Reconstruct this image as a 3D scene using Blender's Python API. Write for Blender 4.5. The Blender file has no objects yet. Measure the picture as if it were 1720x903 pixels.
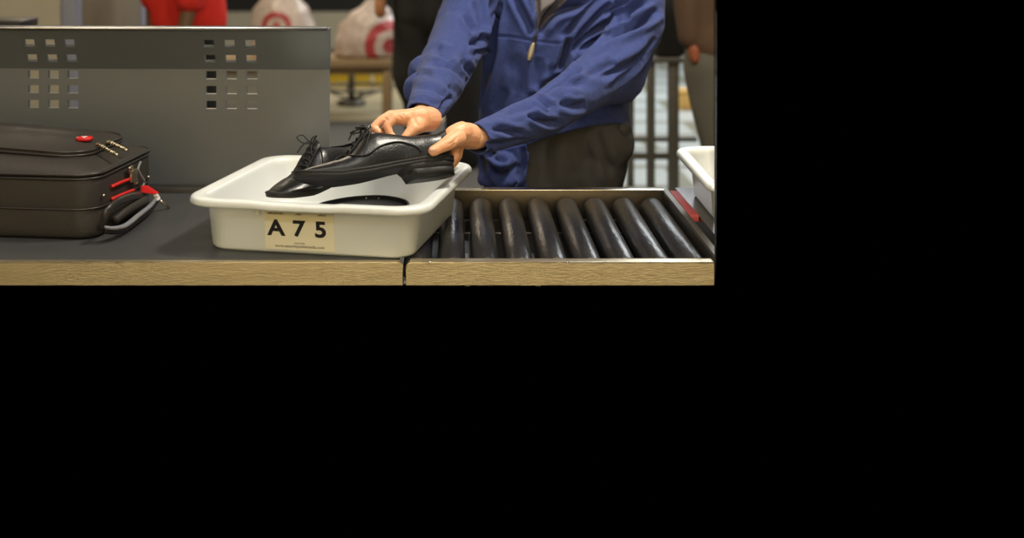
import bpy, bmesh, math, random
import numpy as np
from mathutils import Vector, Matrix, noise
random.seed(7)
S = bpy.context.scene
COL = S.collection
FP = 2150.0; CU, CV, CZ = 765.0, -120.0, 1.5      # focal length in pixels, vanishing point, eye height

# ------------------------------------------------------------------ camera, world, exposure
cam = bpy.data.objects.new('camera', bpy.data.cameras.new('camera'))
COL.objects.link(cam)
cam.location = (0, 0, CZ); cam.rotation_euler = (math.radians(90), 0, 0)
cam.data.sensor_width = 36; cam.data.lens = FP / 1720 * 36
cam.data.shift_x = (860 - CU) / 1720; cam.data.shift_y = -(451.5 - CV) / 1720
cam.data.clip_start = .05; cam.data.clip_end = 60
cam.data.dof.use_dof = True; cam.data.dof.focus_distance = 2.98; cam.data.dof.aperture_fstop = 2.2
S.camera = cam
w = bpy.data.worlds.new('world'); S.world = w; w.use_nodes = True
w.node_tree.nodes['Background'].inputs[0].default_value = (0, 0, 0, 1)
w.node_tree.nodes['Background'].inputs[1].default_value = 0
S.view_settings.view_transform = 'Standard'; S.view_settings.look = 'None'
S.view_settings.gamma = 1; S.view_settings.use_curve_mapping = False
S.view_settings.exposure = -0.15

def lamp(loc, size, power, color, rot=(0, 0, 0)):
    l = bpy.data.lights.new('ceiling_or_fill_lamp', 'AREA'); l.shape = 'RECTANGLE'
    l.size, l.size_y = size; l.energy = power; l.color = color
    o = bpy.data.objects.new('ceiling_or_fill_lamp', l); COL.objects.link(o)
    o.location = loc; o.rotation_euler = rot
    return o
WARM = (1, .84, .62); NEUT = (1, .96, .92)
lamp((.9, 3.1, 3.3), (.45, .45), 84, (1, .92, .78))   # key, over the rollers
lamp((-.3, 2.2, 3.35), (1.2, .4), 17, NEUT)
lamp((-1.9, 1.6, 3.35), (1.6, .5), 17, NEUT)
lamp((.3, -.4, 3.35), (1.8, .6), 70, (.88, .94, 1))  # added cool fill behind the camera, brightens faces turned to it
lamp((-3.2, 5.0, 3.35), (1.2, 1.2), 34, WARM)
lamp((-1.6, 7.6, 3.35), (1.6, 1.0), 105, WARM)
lamp((2.2, 7.5, 3.35), (1.4, 1.4), 90, (.9, .97, 1))
lamp((1.5, 11.5, 3.35), (3, 2), 190, (.9, .96, 1))
lamp((-2.2, 12.0, 3.35), (2, 2), 80, WARM)
lamp((0, -2.2, 3.3), (5, .5), 330, (1, .95, .86), (math.radians(-50), 0, 0))   # added lamp, brightens the wall that the steel aprons reflect

# ------------------------------------------------------------------ helpers
def P(u, v, Y): return Vector(((u - CU) * Y / FP, Y, CZ - (v - CV) * Y / FP))
def PZ(u, v, z):
    return P(u, v, FP * (CZ - z) / (v - CV))
def PL(u, v, p0, n):                                   # where the sight line meets a plane of a thing
    d = Vector(((u - CU) / FP, 1, -(v - CV) / FP)); c = Vector((0, 0, CZ))
    t = (Vector(p0) - c).dot(n) / d.dot(n)
    return c + d * t
def srgb(r, g, b):
    f = lambda c: (c / 255 / 12.92) if c <= 10 else ((c / 255 + .055) / 1.055) ** 2.4
    return (f(r), f(g), f(b), 1)
MATS = {}
def mat(name, col, rough=.5, metal=0, bump=0, scale=200, var=0, vscale=8, stretch=(1, 1, 1), **kw):
    if name in MATS: return MATS[name]
    m = bpy.data.materials.new(name); m.use_nodes = True; nt = m.node_tree; N = nt.nodes; L = nt.links
    b = N['Principled BSDF']
    b.inputs['Base Color'].default_value = col if len(col) == 4 else (*col, 1)
    b.inputs['Roughness'].default_value = rough; b.inputs['Metallic'].default_value = metal
    for k, v in kw.items(): b.inputs[k.replace('_', ' ')].default_value = v
    tc = N.new('ShaderNodeTexCoord'); mp = N.new('ShaderNodeMapping'); mp.inputs['Scale'].default_value = stretch
    L.new(tc.outputs['Object'], mp.inputs['Vector'])
    if bump:
        n = N.new('ShaderNodeTexNoise'); n.inputs['Scale'].default_value = scale; n.inputs['Detail'].default_value = 3
        bp = N.new('ShaderNodeBump'); bp.inputs['Strength'].default_value = bump; bp.inputs['Distance'].default_value = .002
        L.new(mp.outputs[0], n.inputs['Vector']); L.new(n.outputs['Fac'], bp.inputs['Height']); L.new(bp.outputs[0], b.inputs['Normal'])
    if var:
        n = N.new('ShaderNodeTexNoise'); n.inputs['Scale'].default_value = vscale; n.inputs['Detail'].default_value = 4
        r = N.new('ShaderNodeMapRange'); r.inputs[3].default_value = 1 - var; r.inputs[4].default_value = 1 + var
        x = N.new('ShaderNodeMix'); x.data_type = 'RGBA'; x.blend_type = 'MULTIPLY'; x.inputs[0].default_value = 1
        x.inputs[6].default_value = b.inputs['Base Color'].default_value
        L.new(mp.outputs[0], n.inputs['Vector']); L.new(n.outputs['Fac'], r.inputs[0]); L.new(r.outputs[0], x.inputs[7]); L.new(x.outputs[2], b.inputs['Base Color'])
    MATS[name] = m
    return m
def obj(name, bm, m, parent=None, smooth=True, loc=None):
    if isinstance(bm, bpy.types.Mesh): me = bm
    else:
        bmesh.ops.recalc_face_normals(bm, faces=bm.faces[:])
        me = bpy.data.meshes.new(name); bm.to_mesh(me); bm.free()
    if m is not None:
        for x in (m if isinstance(m, (list, tuple)) else [m]): me.materials.append(x)
    if smooth:
        for p in me.polygons: p.use_smooth = True
    o = bpy.data.objects.new(name, me); COL.objects.link(o)
    if parent is not None: o.parent = parent
    if loc is not None: o.location = loc
    return o
def empty(name, loc=(0, 0, 0), rz=0):
    o = bpy.data.objects.new(name, None); COL.objects.link(o); o.location = loc; o.rotation_euler.z = rz
    o.empty_display_size = .05
    return o
def thing(o, label, cat, group=None):
    o['label'] = label; o['category'] = cat
    if group: o['group'] = group
    return o
def struct(o): o['kind'] = 'structure'; return o
def under(o, root):                                    # parent while keeping the world place
    bpy.context.view_layer.update()
    o.parent = root; o.matrix_parent_inverse = root.matrix_world.inverted(); return o
def edge_smooth(o, ang=35):
    me = o.data
    bm = bmesh.new(); bm.from_mesh(me)
    for e in bm.edges:
        if len(e.link_faces) == 2 and e.calc_face_angle(0) > math.radians(ang): e.smooth = False
    bm.to_mesh(me); bm.free(); return o
def box(bm, lo, hi, bev=0, seg=2):
    lo, hi = Vector(lo), Vector(hi)
    r = bmesh.ops.create_cube(bm, size=1)
    vs = r['verts']
    for v in vs: v.co = Vector([(lo[i] + hi[i]) / 2 + v.co[i] * (hi[i] - lo[i]) for i in range(3)])
    if bev:
        es = list({e for v in vs for e in v.link_edges})
        bmesh.ops.bevel(bm, geom=es, offset=bev, segments=seg, affect='EDGES', profile=.5)
def boxo(name, lo, hi, m, parent=None, bev=.002):
    bm = bmesh.new(); box(bm, lo, hi, bev); return edge_smooth(obj(name, bm, m, parent))
def catmull(pts, n=8, closed=False):
    pts = [Vector(p) for p in pts]; out = []; L = len(pts)
    for i in range(L if closed else L - 1):
        g = (lambda k: pts[k % L]) if closed else (lambda k: pts[max(0, min(L - 1, k))])
        a, b, c, d = g(i - 1), g(i), g(i + 1), g(i + 2)
        for j in range(n):
            t = j / n
            out.append(.5 * ((2 * b) + (c - a) * t + (2 * a - 5 * b + 4 * c - d) * t * t + (3 * b - a - 3 * c + d) * t ** 3))
    if not closed: out.append(pts[-1])
    return out
def ring_loft(bm, rings, closed=False, cap=True):
    R = [[bm.verts.new(p) for p in r] for r in rings]
    n = len(R[0])
    for i in range(len(R) if closed else len(R) - 1):
        a, b = R[i], R[(i + 1) % len(R)]
        for j in range(n): bm.faces.new((a[j], a[(j + 1) % n], b[(j + 1) % n], b[j]))
    if cap and not closed:
        bm.faces.new(R[0][::-1]); bm.faces.new(R[-1])
    return R
def tube(bm, pts, r, n=8, closed=False, flat=1, up=(0, 0, 1), sm=6):
    pts = catmull(pts, sm, closed) if sm > 1 else [Vector(p) for p in pts]
    L = len(pts); rings = []
    for i, p in enumerate(pts):
        a = pts[(i - 1) % L] if closed else pts[max(0, i - 1)]
        b = pts[(i + 1) % L] if closed else pts[min(L - 1, i + 1)]
        t = (b - a).normalized(); s = t.cross(Vector(up))
        if s.length < 1e-3: s = t.cross(Vector((1, 0, 0)))
        s.normalize(); q = s.cross(t)
        rr = r if not callable(r) else r(i / max(1, L - 1))
        rings.append([p + s * math.cos(k / n * 2 * math.pi) * rr + q * math.sin(k / n * 2 * math.pi) * rr * flat for k in range(n)])
    ring_loft(bm, rings, closed)
def tubeo(name, pts, r, m, parent=None, **k):
    bm = bmesh.new(); tube(bm, pts, r, **k); return obj(name, bm, m, parent)
def sphere(bm, c, r, sub=2, sc=(1, 1, 1), M=None):
    q = bmesh.ops.create_icosphere(bm, subdivisions=sub, radius=1)
    for v in q['verts']:
        p = Vector([v.co[i] * r * sc[i] for i in range(3)])
        v.co = (M @ p if M else p) + Vector(c)
def capsule(bm, p0, r0, p1, r1):
    sphere(bm, p0, r0); sphere(bm, p1, r1)
    d = (p1 - p0); L = d.length
    if L < 1e-5: return
    t = d / L; s = t.orthogonal().normalized(); q = t.cross(s); k = (r0 - r1) / L; k = max(-.95, min(.95, k)); c = math.sqrt(1 - k * k)
    f = lambda p, r: [p + t * (r * k) + (s * math.cos(a / 16 * 2 * math.pi) + q * math.sin(a / 16 * 2 * math.pi)) * r * c for a in range(16)]
    ring_loft(bm, [f(p0, r0), f(p1, r1)])
def chain(bm, pts):                                    # pts: (Vector, radius)
    for (a, ra), (b, rb) in zip(pts, pts[1:]): capsule(bm, Vector(a), ra, Vector(b), rb)
def remesh(bm, voxel, smooth=6, fac=.6):
    bmesh.ops.recalc_face_normals(bm, faces=bm.faces[:])
    me = bpy.data.meshes.new('t'); bm.to_mesh(me); bm.free()
    o = bpy.data.objects.new('t', me); COL.objects.link(o)
    md = o.modifiers.new('r', 'REMESH'); md.mode = 'VOXEL'; md.voxel_size = voxel
    if smooth:
        s = o.modifiers.new('s', 'SMOOTH'); s.iterations = smooth; s.factor = fac
    dg = bpy.context.evaluated_depsgraph_get(); dg.update()
    out = bpy.data.meshes.new_from_object(o.evaluated_get(dg), depsgraph=dg)
    bpy.data.objects.remove(o); bpy.data.meshes.remove(me)
    return out
def crop_right(me, extra=0):                           # the photographed place ends here
    bm = bmesh.new(); bm.from_mesh(me)
    n = Vector((FP, -(1200 + extra - CU), 0)).normalized()
    r = bmesh.ops.bisect_plane(bm, geom=bm.verts[:] + bm.edges[:] + bm.faces[:], plane_co=(0, 0, CZ), plane_no=n, clear_outer=True)
    es = [g for g in r['geom_cut'] if isinstance(g, bmesh.types.BMEdge)]
    if es: bmesh.ops.holes_fill(bm, edges=es, sides=0)
    bm.to_mesh(me); bm.free()
def rrect(w, d, r, n=6, cx=0, cy=0, z=0, side=4):
    out = []; r = min(r, w / 2 - 1e-4, d / 2 - 1e-4)
    cs = [(w / 2 - r, d / 2 - r, 0), (-w / 2 + r, d / 2 - r, 90), (-w / 2 + r, -d / 2 + r, 180), (w / 2 - r, -d / 2 + r, 270)]
    for i, (x, y, a) in enumerate(cs):
        for k in range(n + 1):
            t = math.radians(a + 90 * k / n); out.append(Vector((cx + x + r * math.cos(t), cy + y + r * math.sin(t), z)))
        x2, y2, a2 = cs[(i + 1) % 4]
        p = out[-1]; t = math.radians(a2); q = Vector((cx + x2 + r * math.cos(t), cy + y2 + r * math.sin(t), z))
        for k in range(1, side): out.append(p.lerp(q, k / side))
    return out
def text(name, s, size, m, parent, M, bold=0, sx=1, ext=.0002):
    c = bpy.data.curves.new('t', 'FONT'); c.body = s; c.size = size; c.offset = bold; c.extrude = ext; c.align_x = 'CENTER'; c.align_y = 'CENTER'
    o = bpy.data.objects.new('t', c); COL.objects.link(o)
    dg = bpy.context.evaluated_depsgraph_get(); dg.update()
    me = bpy.data.meshes.new_from_object(o.evaluated_get(dg), depsgraph=dg)
    bpy.data.objects.remove(o)
    me.transform(M @ Matrix.Diagonal((sx, 1, 1, 1)))
    return obj(name, me, m, parent, smooth=False)

# ------------------------------------------------------------------ materials
steel = mat('brushed_steel', (.86, .75, .54), .36, 1, bump=.25, scale=60, stretch=(1, 12, 12), var=.12, vscale=5)  # yellowed base carries the warm reflections on the aprons
steel_grey = mat('brushed_grey_steel', (.55, .53, .5), .3, 1, bump=.15, scale=60, var=.1)
steel_bright = mat('polished_steel_edge', (.75, .69, .58), .25, 1)
panel_m = mat('grey_painted_panel', srgb(112, 115, 116), .32, .35, bump=.05, scale=40, var=.10, vscale=2.5)
belt_m = mat('black_rubber_belt', srgb(62, 62, 62), .5, 0, bump=.3, scale=500, var=.18, vscale=6)
dark_metal = mat('dark_metal', (.035, .033, .03), .45, .6)
bronze = mat('dark_bronze_rail', (.09, .075, .055), .38, .8)
roller_m = mat('dark_roller_steel', (.085, .082, .082), .3, .8, bump=.7, scale=120, var=.45, vscale=14, stretch=(1, .25, 1))
plastic = mat('milky_plastic', srgb(219, 222, 217), .32, 0, bump=.02, scale=30, Subsurface_Weight=.25, Subsurface_Radius=(.03, .03, .025), Subsurface_Scale=.5)
label_m = mat('cream_label', srgb(224, 219, 192), .5)
ink = mat('black_ink', (.008, .007, .01), .5)
grey_ink = mat('grey_ink', srgb(110, 100, 80), .5)
leather = mat('black_leather', (.009, .009, .009), .36, 0, bump=.35, scale=220, Specular_IOR_Level=.42, Coat_Weight=.12, Coat_Roughness=.15)
sole_m = mat('black_rubber_sole', (.010, .009, .0085), .6, 0, bump=.3, scale=300)
lace_m = mat('black_lace', (.01, .01, .01), .7)
grey_fabric = mat('grey_lining', srgb(90, 88, 84), .9)
case_m = mat('black_nylon', srgb(47, 43, 38), .55, 0, bump=.5, scale=700, var=.15, vscale=6)
piping_m = mat('black_piping', srgb(46, 42, 38), .35)
fleece = mat('blue_fleece', srgb(51, 65, 120), .95, 0, bump=1.0, scale=380, var=.25, vscale=70, Sheen_Weight=.05, Sheen_Roughness=.5)
pants_m = mat('charcoal_cloth', srgb(66, 64, 62), .9, 0, bump=.3, scale=400, var=.1)
under_m = mat('grey_undershirt', srgb(104, 98, 98), .9, 0, bump=.2, scale=300)
skin = mat('skin', srgb(232, 172, 130), .45, 0, bump=.12, scale=260, var=.10, vscale=45, Subsurface_Weight=.25, Subsurface_Radius=(.02, .008, .004), Subsurface_Scale=.4)
skin_dark = mat('brown_skin', srgb(112, 80, 52), .6)
nail_m = mat('fingernail', srgb(240, 190, 160), .25)
hair_m = mat('dark_brown_hair', (.02, .014, .01), .6)
zipper_m = mat('black_zipper', (.015, .015, .018), .4)
brass = mat('aged_brass', (.66, .58, .40), .3, 1)
chrome = mat('chrome', (.8, .78, .72), .2, 1)
red_m = mat('red_fabric', srgb(205, 28, 26), .5)
white_m = mat('white_fabric', srgb(225, 222, 218), .6)
red_shirt = mat('red_shirt', srgb(226, 48, 34), .9)
black_cloth = mat('black_cloth', srgb(30, 29, 27), .95)
brown_cloth = mat('brown_jacket', srgb(84, 62, 44), .85)
grey_cloth = mat('grey_trousers', srgb(98, 95, 84), .9)
wall_beige = mat('beige_wall', srgb(176, 170, 150), .8, var=.04)
wall_taupe = mat('taupe_wall', srgb(118, 108, 88), .8, var=.04)
trim_blue = mat('blue_grey_trim', srgb(142, 144, 160), .6)
wall_dark = mat('dark_wall', srgb(34, 33, 31), .9)
wood = mat('tan_wood', srgb(142, 118, 84), .6, var=.1)
yellow_m = mat('yellow_paint', srgb(190, 160, 30), .6)
bench_dark = mat('dark_frame', srgb(88, 84, 74), .5, .3)
ceil_m = mat('ceiling_paint', srgb(190, 182, 165), .9)

# ------------------------------------------------------------------ the setting
def tile_mat():
    m = bpy.data.materials.new('pale_floor_tiles'); m.use_nodes = True; N = m.node_tree.nodes; L = m.node_tree.links; b = N['Principled BSDF']
    tc = N.new('ShaderNodeTexCoord'); br = N.new('ShaderNodeTexBrick'); br.inputs['Scale'].default_value = 1
    br.inputs['Color1'].default_value = srgb(196, 202, 200); br.inputs['Color2'].default_value = srgb(182, 190, 190)
    br.inputs['Mortar'].default_value = srgb(140, 138, 124); br.inputs['Mortar Size'].default_value = .05
    br.inputs['Brick Width'].default_value = .9; br.inputs['Row Height'].default_value = .62; br.offset = .5
    L.new(tc.outputs['Object'], br.inputs['Vector']); L.new(br.outputs[0], b.inputs['Base Color']); b.inputs['Roughness'].default_value = .35
    return m
def quad(name, pts, m, crop=False):
    bm = bmesh.new(); bm.faces.new([bm.verts.new(p) for p in pts]); bmesh.ops.subdivide_edges(bm, edges=bm.edges[:], cuts=3, use_grid_fill=True)
    o = obj(name, bm, m, smooth=False)
    if crop: crop_right(o.data)
    return struct(o)
quad('floor', [(-5.5, 5.42, 0), (5, 5.42, 0), (5, 16, 0), (-5.5, 16, 0)], tile_mat(), True)
cm = mat('dark_carpet', srgb(72, 70, 66), .95, bump=.4, scale=200)
bm = bmesh.new(); box(bm, (-5.2, 5.44, .0), (.75, 9.9, .012)); o = obj('floor', bm, cm, smooth=False); struct(o)
bm = bmesh.new(); box(bm, (-1.25, 9.92, .0), (.7, 15.9, .011)); o = obj('floor', bm, mat('tan_carpet', srgb(150, 140, 112), .9, bump=.3, scale=100), smooth=False); struct(o)
bm = bmesh.new(); box(bm, (-5.2, 9.92, .0), (-1.27, 15.9, .012)); o = obj('floor', bm, mat('olive_carpet', srgb(84, 80, 66), .9, bump=.3, scale=100), smooth=False); struct(o)
def wallbox(name, lo, hi, m, crop=False):
    bm = bmesh.new(); box(bm, lo, hi); o = obj(name, bm, m, smooth=False)
    if crop: crop_right(o.data)
    return struct(o)
wallbox('wall_back', (-5.5, 16, 0), (5, 16.1, 3.5), wall_dark, True)
wallbox('baseboard_back', (-5.5, 15.93, 0), (5, 16, .46), wall_beige, True)
wallbox('wall_left', (-5.6, -3, 0), (-5.5, 15, 3.5), wall_taupe)
wallbox('wall_right', (4.2, -3, 0), (4.3, 8, 3.5), wall_taupe)
wallbox('wall_front', (-5.5, -3.1, 0), (4.2, -3, 3.5), mat('warm_wall', srgb(216, 196, 148), .8))
quad('ceiling', [(-5.5, -3, 3.5), (4.2, -3, 3.5), (4.2, 16, 3.5), (-5.5, 16, 3.5)], ceil_m)

# ------------------------------------------------------------------ grey partition panel behind the belt
def partition():
    root = empty('partition_panel', (-1.3, 3.47, .8))
    thing(root, 'tall grey metal side panel with two blocks of square holes standing behind the belt', 'panel')
    XR = (553 - CU) * 3.45 / FP; XL = -2.2
    yaw = .035
    def Yof(x): return 3.45 + (XR - x) * yaw
    zc = P(553, 117, 3.45).z; zt = P(553, 48, 3.40).z; lean = .055
    def pt(x, z, off=0):
        y = Yof(x)
        if z > zc: y -= lean * (z - zc) / (zt - zc)
        return Vector((x, y + off, z))
    xs = [XL]; hol = set(); zs = [.8]
    cols = []
    for c in (57, 91, 124, 356, 390.5, 425):
        a = (c - 9 - CU) * 3.482 / FP; b = (c + 9 - CU) * 3.482 / FP
        if c > 300: a = (c - 9 - CU) * 3.475 / FP; b = (c + 9 - CU) * 3.475 / FP
        cols.append((a, b)); xs += [a, b]
    xs.append(XR)
    rows = []
    for c in (176, 151, 126, 99, 74):
        yy = 3.46 - (lean * .8 if c == 74 else lean * .35 if c == 99 else 0)
        rows.append((P(0, c + 6.7, yy).z, P(0, c - 6.7, yy).z))
    for i, (a, b) in enumerate(rows):
        if i == 3: zs.append(zc)
        zs += [a, b]
    zs.append(zt)
    def hole(x, z): return any(a < x < b for a, b in cols) and any(a < z < b for a, b in rows)
    bm = bmesh.new(); V = {}
    g = lambda x, z: V.setdefault((x, z), bm.verts.new(pt(x, z)))
    zsub = []
    for a, b in zip(zs, zs[1:]): zsub += [a]
    zsub.append(zs[-1])
    for x0, x1 in zip(xs, xs[1:]):
        for z0, z1 in zip(zs, zs[1:]):
            if hole((x0 + x1) / 2, (z0 + z1) / 2): continue
            bm.faces.new((g(x0, z0), g(x1, z0), g(x1, z1), g(x0, z1)))
    o = obj('perforated_sheet', bm, panel_m, smooth=False); under(o, root)
    md = o.modifiers.new('t', 'SOLIDIFY'); md.thickness = .014; md.offset = 1
    # turned top lip
    bm = bmesh.new()
    t0 = pt(XL, zt); t1 = pt(XR, zt)
    tube(bm, [t0 + Vector((0, -.004, 0)), t1 + Vector((0, -.004, 0))], .0045, n=8, sm=1); under(obj('top_lip', bm, steel_grey), root)
    # triangular end web closing the lean
    bm = bmesh.new()
    a, b, c = pt(XR, zt), pt(XR, zc), Vector((XR, 3.452, zt))
    for dx in (0,):
        f = [bm.verts.new(q + Vector((d, 0, 0))) for d in (0, .004) for q in (a, b, c)]
    bm.faces.new(f[:3]); bm.faces.new(f[3:]); [bm.faces.new((f[i], f[(i + 1) % 3], f[3 + (i + 1) % 3], f[3 + i])) for i in range(3)]
    under(obj('end_web', bm, panel_m, smooth=False), root)
    for (u, v) in ((532, 68), (527, 98)):
        bm = bmesh.new(); p = P(u, v, 3.425 if v < 80 else 3.44); sphere(bm, p, .004, 2, (1, .5, 1)); under(obj('rivet', bm, chrome), root)
partition()

# ------------------------------------------------------------------ belt conveyor (left) and roller conveyor
def apron(bm, x0, x1, y0, zt, zb, r, round_left, round_right, th=.004, flange=.03):
    out = []
    if round_right: out += [(x1 - r + r * math.sin(t), zt - r + r * math.cos(t)) for t in [math.radians(a) for a in range(0, 91, 10)]]
    else: out += [(x1, zt)]
    out += [(x1, zb), (x0, zb)]
    if round_left: out += [(x0 + r - r * math.cos(t), zt - r + r * math.sin(t)) for t in [math.radians(a) for a in range(0, 91, 10)]]
    else: out += [(x0, zt)]
    f = [bm.verts.new((x, y0, z)) for x, z in out]; b = [bm.verts.new((x, y0 + th, z)) for x, z in out]; n = len(out)
    bm.faces.new(f); bm.faces.new(b[::-1])
    for i in range(n): bm.faces.new((f[i], f[(i + 1) % n], b[(i + 1) % n], b[i]))
ZB = .7508
def belt_conveyor():
    root = empty('belt_conveyor', (-1.2, 3.05, .75)); thing(root, 'black flat belt conveyor with a brushed steel front edge, under the suitcase', 'conveyor')
    x0, x1 = -2.2, P(677, 0, 2.69).x
    bm = bmesh.new(); apron(bm, x0, x1, 2.69, .7995, ZB, .011, False, True)
    box(bm, (x0, 2.692, .7935), (x1 - .006, 2.715, .7985), .0008)
    under(edge_smooth(obj('side_rail', bm, steel)), root)
    bm = bmesh.new(); tube(bm, [(x0, 2.6915, .798), (x1 - .012, 2.6915, .798), (x1 - .003, 2.6915, .795), (x1 - .0005, 2.6915, .787), (x1 - .0005, 2.6915, ZB + .001)], .0017, sm=1)
    under(obj('bright_edge', bm, steel_bright), root)
    bm = bmesh.new()
    prof = [(x0, .8), ] + [(x1 - .024 + .014 * math.sin(math.radians(a)), .786 + .014 * math.cos(math.radians(a))) for a in range(0, 181, 15)] + [(x0, .772)]
    f = [bm.verts.new((x, 2.712, z)) for x, z in prof]; b = [bm.verts.new((x, 3.42, z)) for x, z in prof]
    bm.faces.new(f); bm.faces.new(b[::-1])
    for i in range(len(f)): bm.faces.new((f[i], f[(i + 1) % len(f)], b[(i + 1) % len(f)], b[i]))
    under(edge_smooth(obj('belt', bm, belt_m)), root)
    under(boxo('back_rail', (x0, 3.385, .775), (-.36, 3.43, .816), dark_metal), root)
belt_conveyor()
def roller_conveyor():
    root = empty('roller_conveyor', (.23, 3.05, .75)); thing(root, 'brushed steel conveyor with nine dark rollers, right of the white bin marked A 7 5', 'conveyor')
    xa = P(682, 0, 2.69).x; xb = .5435
    bm = bmesh.new(); apron(bm, xa, xb, 2.69, .7995, ZB, .012, True, False)
    box(bm, (xa + .008, 2.692, .794), (xb, 2.722, .799), .0008)
    under(edge_smooth(obj('side_rail', bm, steel)), root)
    bm = bmesh.new(); tube(bm, [(xa + .0005, 2.6915, ZB + .001), (xa + .0005, 2.6915, .786), (xa + .004, 2.6915, .794), (xa + .012, 2.6915, .798), (xb, 2.6915, .798)], .0017, sm=1)
    under(obj('bright_edge', bm, steel_bright), root)
    bm = bmesh.new(); box(bm, (-.10, 3.365, .735), (.5435, 3.385, .811), .001); under(edge_smooth(obj('rear_rail', bm, bronze)), root)
    bm = bmesh.new(); box(bm, (-.10, 3.36, .811), (.548, 3.395, .8145), .0012); under(edge_smooth(obj('rear_rail_cap', bm, steel_bright)), root)
    bm = bmesh.new()
    pr = [(.5455, .752), (.5455, .806), (.549, .809), (.563, .809), (.567, .806), (.567, .752)]
    ring_loft(bm, [[(x, y, z) for x, z in pr] for y in (2.70, 3.395)]); o = obj('end_rail', bm, bronze, smooth=False); crop_right(o.data); under(o, root)
    xs = [-.083 + .0742 * i for i in range(9)]
    bm = bmesh.new()
    R = .0302; prof = [(0, .006), (.0, .006), (.006, .016), (.001, .0205), (.001, R - .007), (.0025, R - .0025), (.008, R)]
    L = .61
    full = [(a, b) for a, b in prof] + [(L - a, b) for a, b in prof[::-1]]
    n = 28
    ring_loft(bm, [[(r * math.cos(k / n * 2 * math.pi), y, r * math.sin(k / n * 2 * math.pi)) for k in range(n)] for y, r in full[1:-1]])
    tube(bm, [(0, -.012, 0), (0, L + .03, 0)], .0055, sm=1)
    first = edge_smooth(obj('roller', bm, roller_m), 40)
    for i, x in enumerate(xs):
        o = first if i == 0 else first.copy()
        if i: COL.objects.link(o)
        o.location = (x, 2.728, .7698); o.rotation_euler.y = i * .7; under(o, root)
    under(boxo('gap_backing', (-.104, 2.768, .7345), (.543, 3.36, .7375), dark_metal, bev=0), root)  # dark sheet added so the gaps between rollers stay dark
    for y in (2.86, 3.2):
        under(boxo('cross_bar', (-.10, y, .7378), (.5, y + .012, .7392), steel_grey, bev=.001), root)
    for x in (.0255, .1755):
        under(boxo('tie_strip', (x - .006, 2.72, .7385), (x + .006, 2.95, .752), steel_grey, bev=.0005), root)
    for u in (722, 953, 1187):
        p = PZ(u, 439.5, .7995); bm = bmesh.new(); sphere(bm, p, .004, 2, (1, 1, .4)); under(obj('screw', bm, chrome), root)
roller_conveyor()
# steel table at the right with the red strip
bm = bmesh.new(); box(bm, (.594, 2.6, .755), (1.3, 3.46, .7995)); crop = obj('steel_table', bm, mat('mirror_steel', (.34, .34, .35), .22, 1, var=.05), smooth=False); crop_right(crop.data)
thing(crop, 'shiny steel table top under the bin at the right edge', 'table')
bm = bmesh.new(); box(bm, (.5695, 3.11, .787), (.592, 3.40, .8045), .002); o = thing(obj('red_strip', bm, mat('red_tape', srgb(196, 82, 80), .7)), 'short red strip beside the end rail of the roller conveyor', 'strip')
crop_right(o.data)

# ------------------------------------------------------------------ bins
BW, BD, BH = .547, .565, .117
def bin_mesh(notch=True):
    prof = [(-.056, 0, .045), (-.047, .0005, .05), (-.043, .006, .052), (-.033, .0985, .06), (-.031, .0995, .06),
            (-.004, .0995, .071), (-.001, .101, .073), (.0, .105, .073), (-.001, .112, .073), (-.004, BH - .001, .071), (-.009, BH, .068), (-.024, BH - .0005, .062), (-.031, BH - .004, .058), (-.034, BH - .012, .056),
            (-.046, .012, .050), (-.054, .005, .044), (-.070, .004, .03)]
    rings = []
    for ins, z, r in prof:
        ring = rrect(BW + 2 * ins, BD + 2 * ins, r, 7, z=z, side=18)
        for p in ring:
            if p.y < -BD / 2 + .03 and z > .09:
                k = max(0, min(1, (.085 - abs(p.x + .01)) / .012))
                p.z -= .003 * k if z > .1 else 0
        rings.append(ring)
    bm = bmesh.new(); ring_loft(bm, rings); return bm
BC = Vector((-.2717, 2.9834, .8005)); BROT = math.radians(-11.76)
def make_bin(name, loc, rz, label):
    r = empty(name, loc, rz); thing(r, label, 'bin', 'white plastic screening bins')
    o = obj('tray_body', bin_mesh(), plastic, r)
    for x in (-.104,):
        b2 = bmesh.new(); box(b2, (x - .006, -BD / 2 + .022, .083), (x + .006, -BD / 2 + .036, .101), .002); obj('rim_tab', b2, plastic, r)
    return r
b1 = make_bin('plastic_bin', BC, BROT, 'milky white plastic bin marked A 7 5 with black shoes in it')
# label on the sloping front wall
yb, yt = -(BD / 2 - .043), -(BD / 2 - .033)
a = math.atan2(yb - yt, .0925)
LM = Matrix.Translation((0.0, (yb + yt) / 2 - .0012, .0525)) @ Matrix.Rotation(math.pi / 2 + a, 4, 'X')
xl = -.0135
bm = bmesh.new(); box(bm, (-.078, -.044, -.0004), (.078, .044, .0003)); bm.transform(LM @ Matrix.Translation((xl, 0, 0)))
lab = obj('sticker', bm, label_m, b1, smooth=False)
for ch, x in (('A', -.052), ('7', -.001), ('5', .048)):
    text('printed_text', ch, .048, ink, lab, LM @ Matrix.Translation((xl + x, .002, .0006)), bold=.0014, sx=1.15)
text('printed_text', 'www.securitypointmedia.com', .0088, grey_ink, lab, LM @ Matrix.Translation((xl + .0, -.036, .0006)), bold=.0001, sx=1.05)
text('printed_text', 'security', .0075, grey_ink, lab, LM @ Matrix.Translation((xl + .0, -.0285, .0006)), sx=1)
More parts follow.
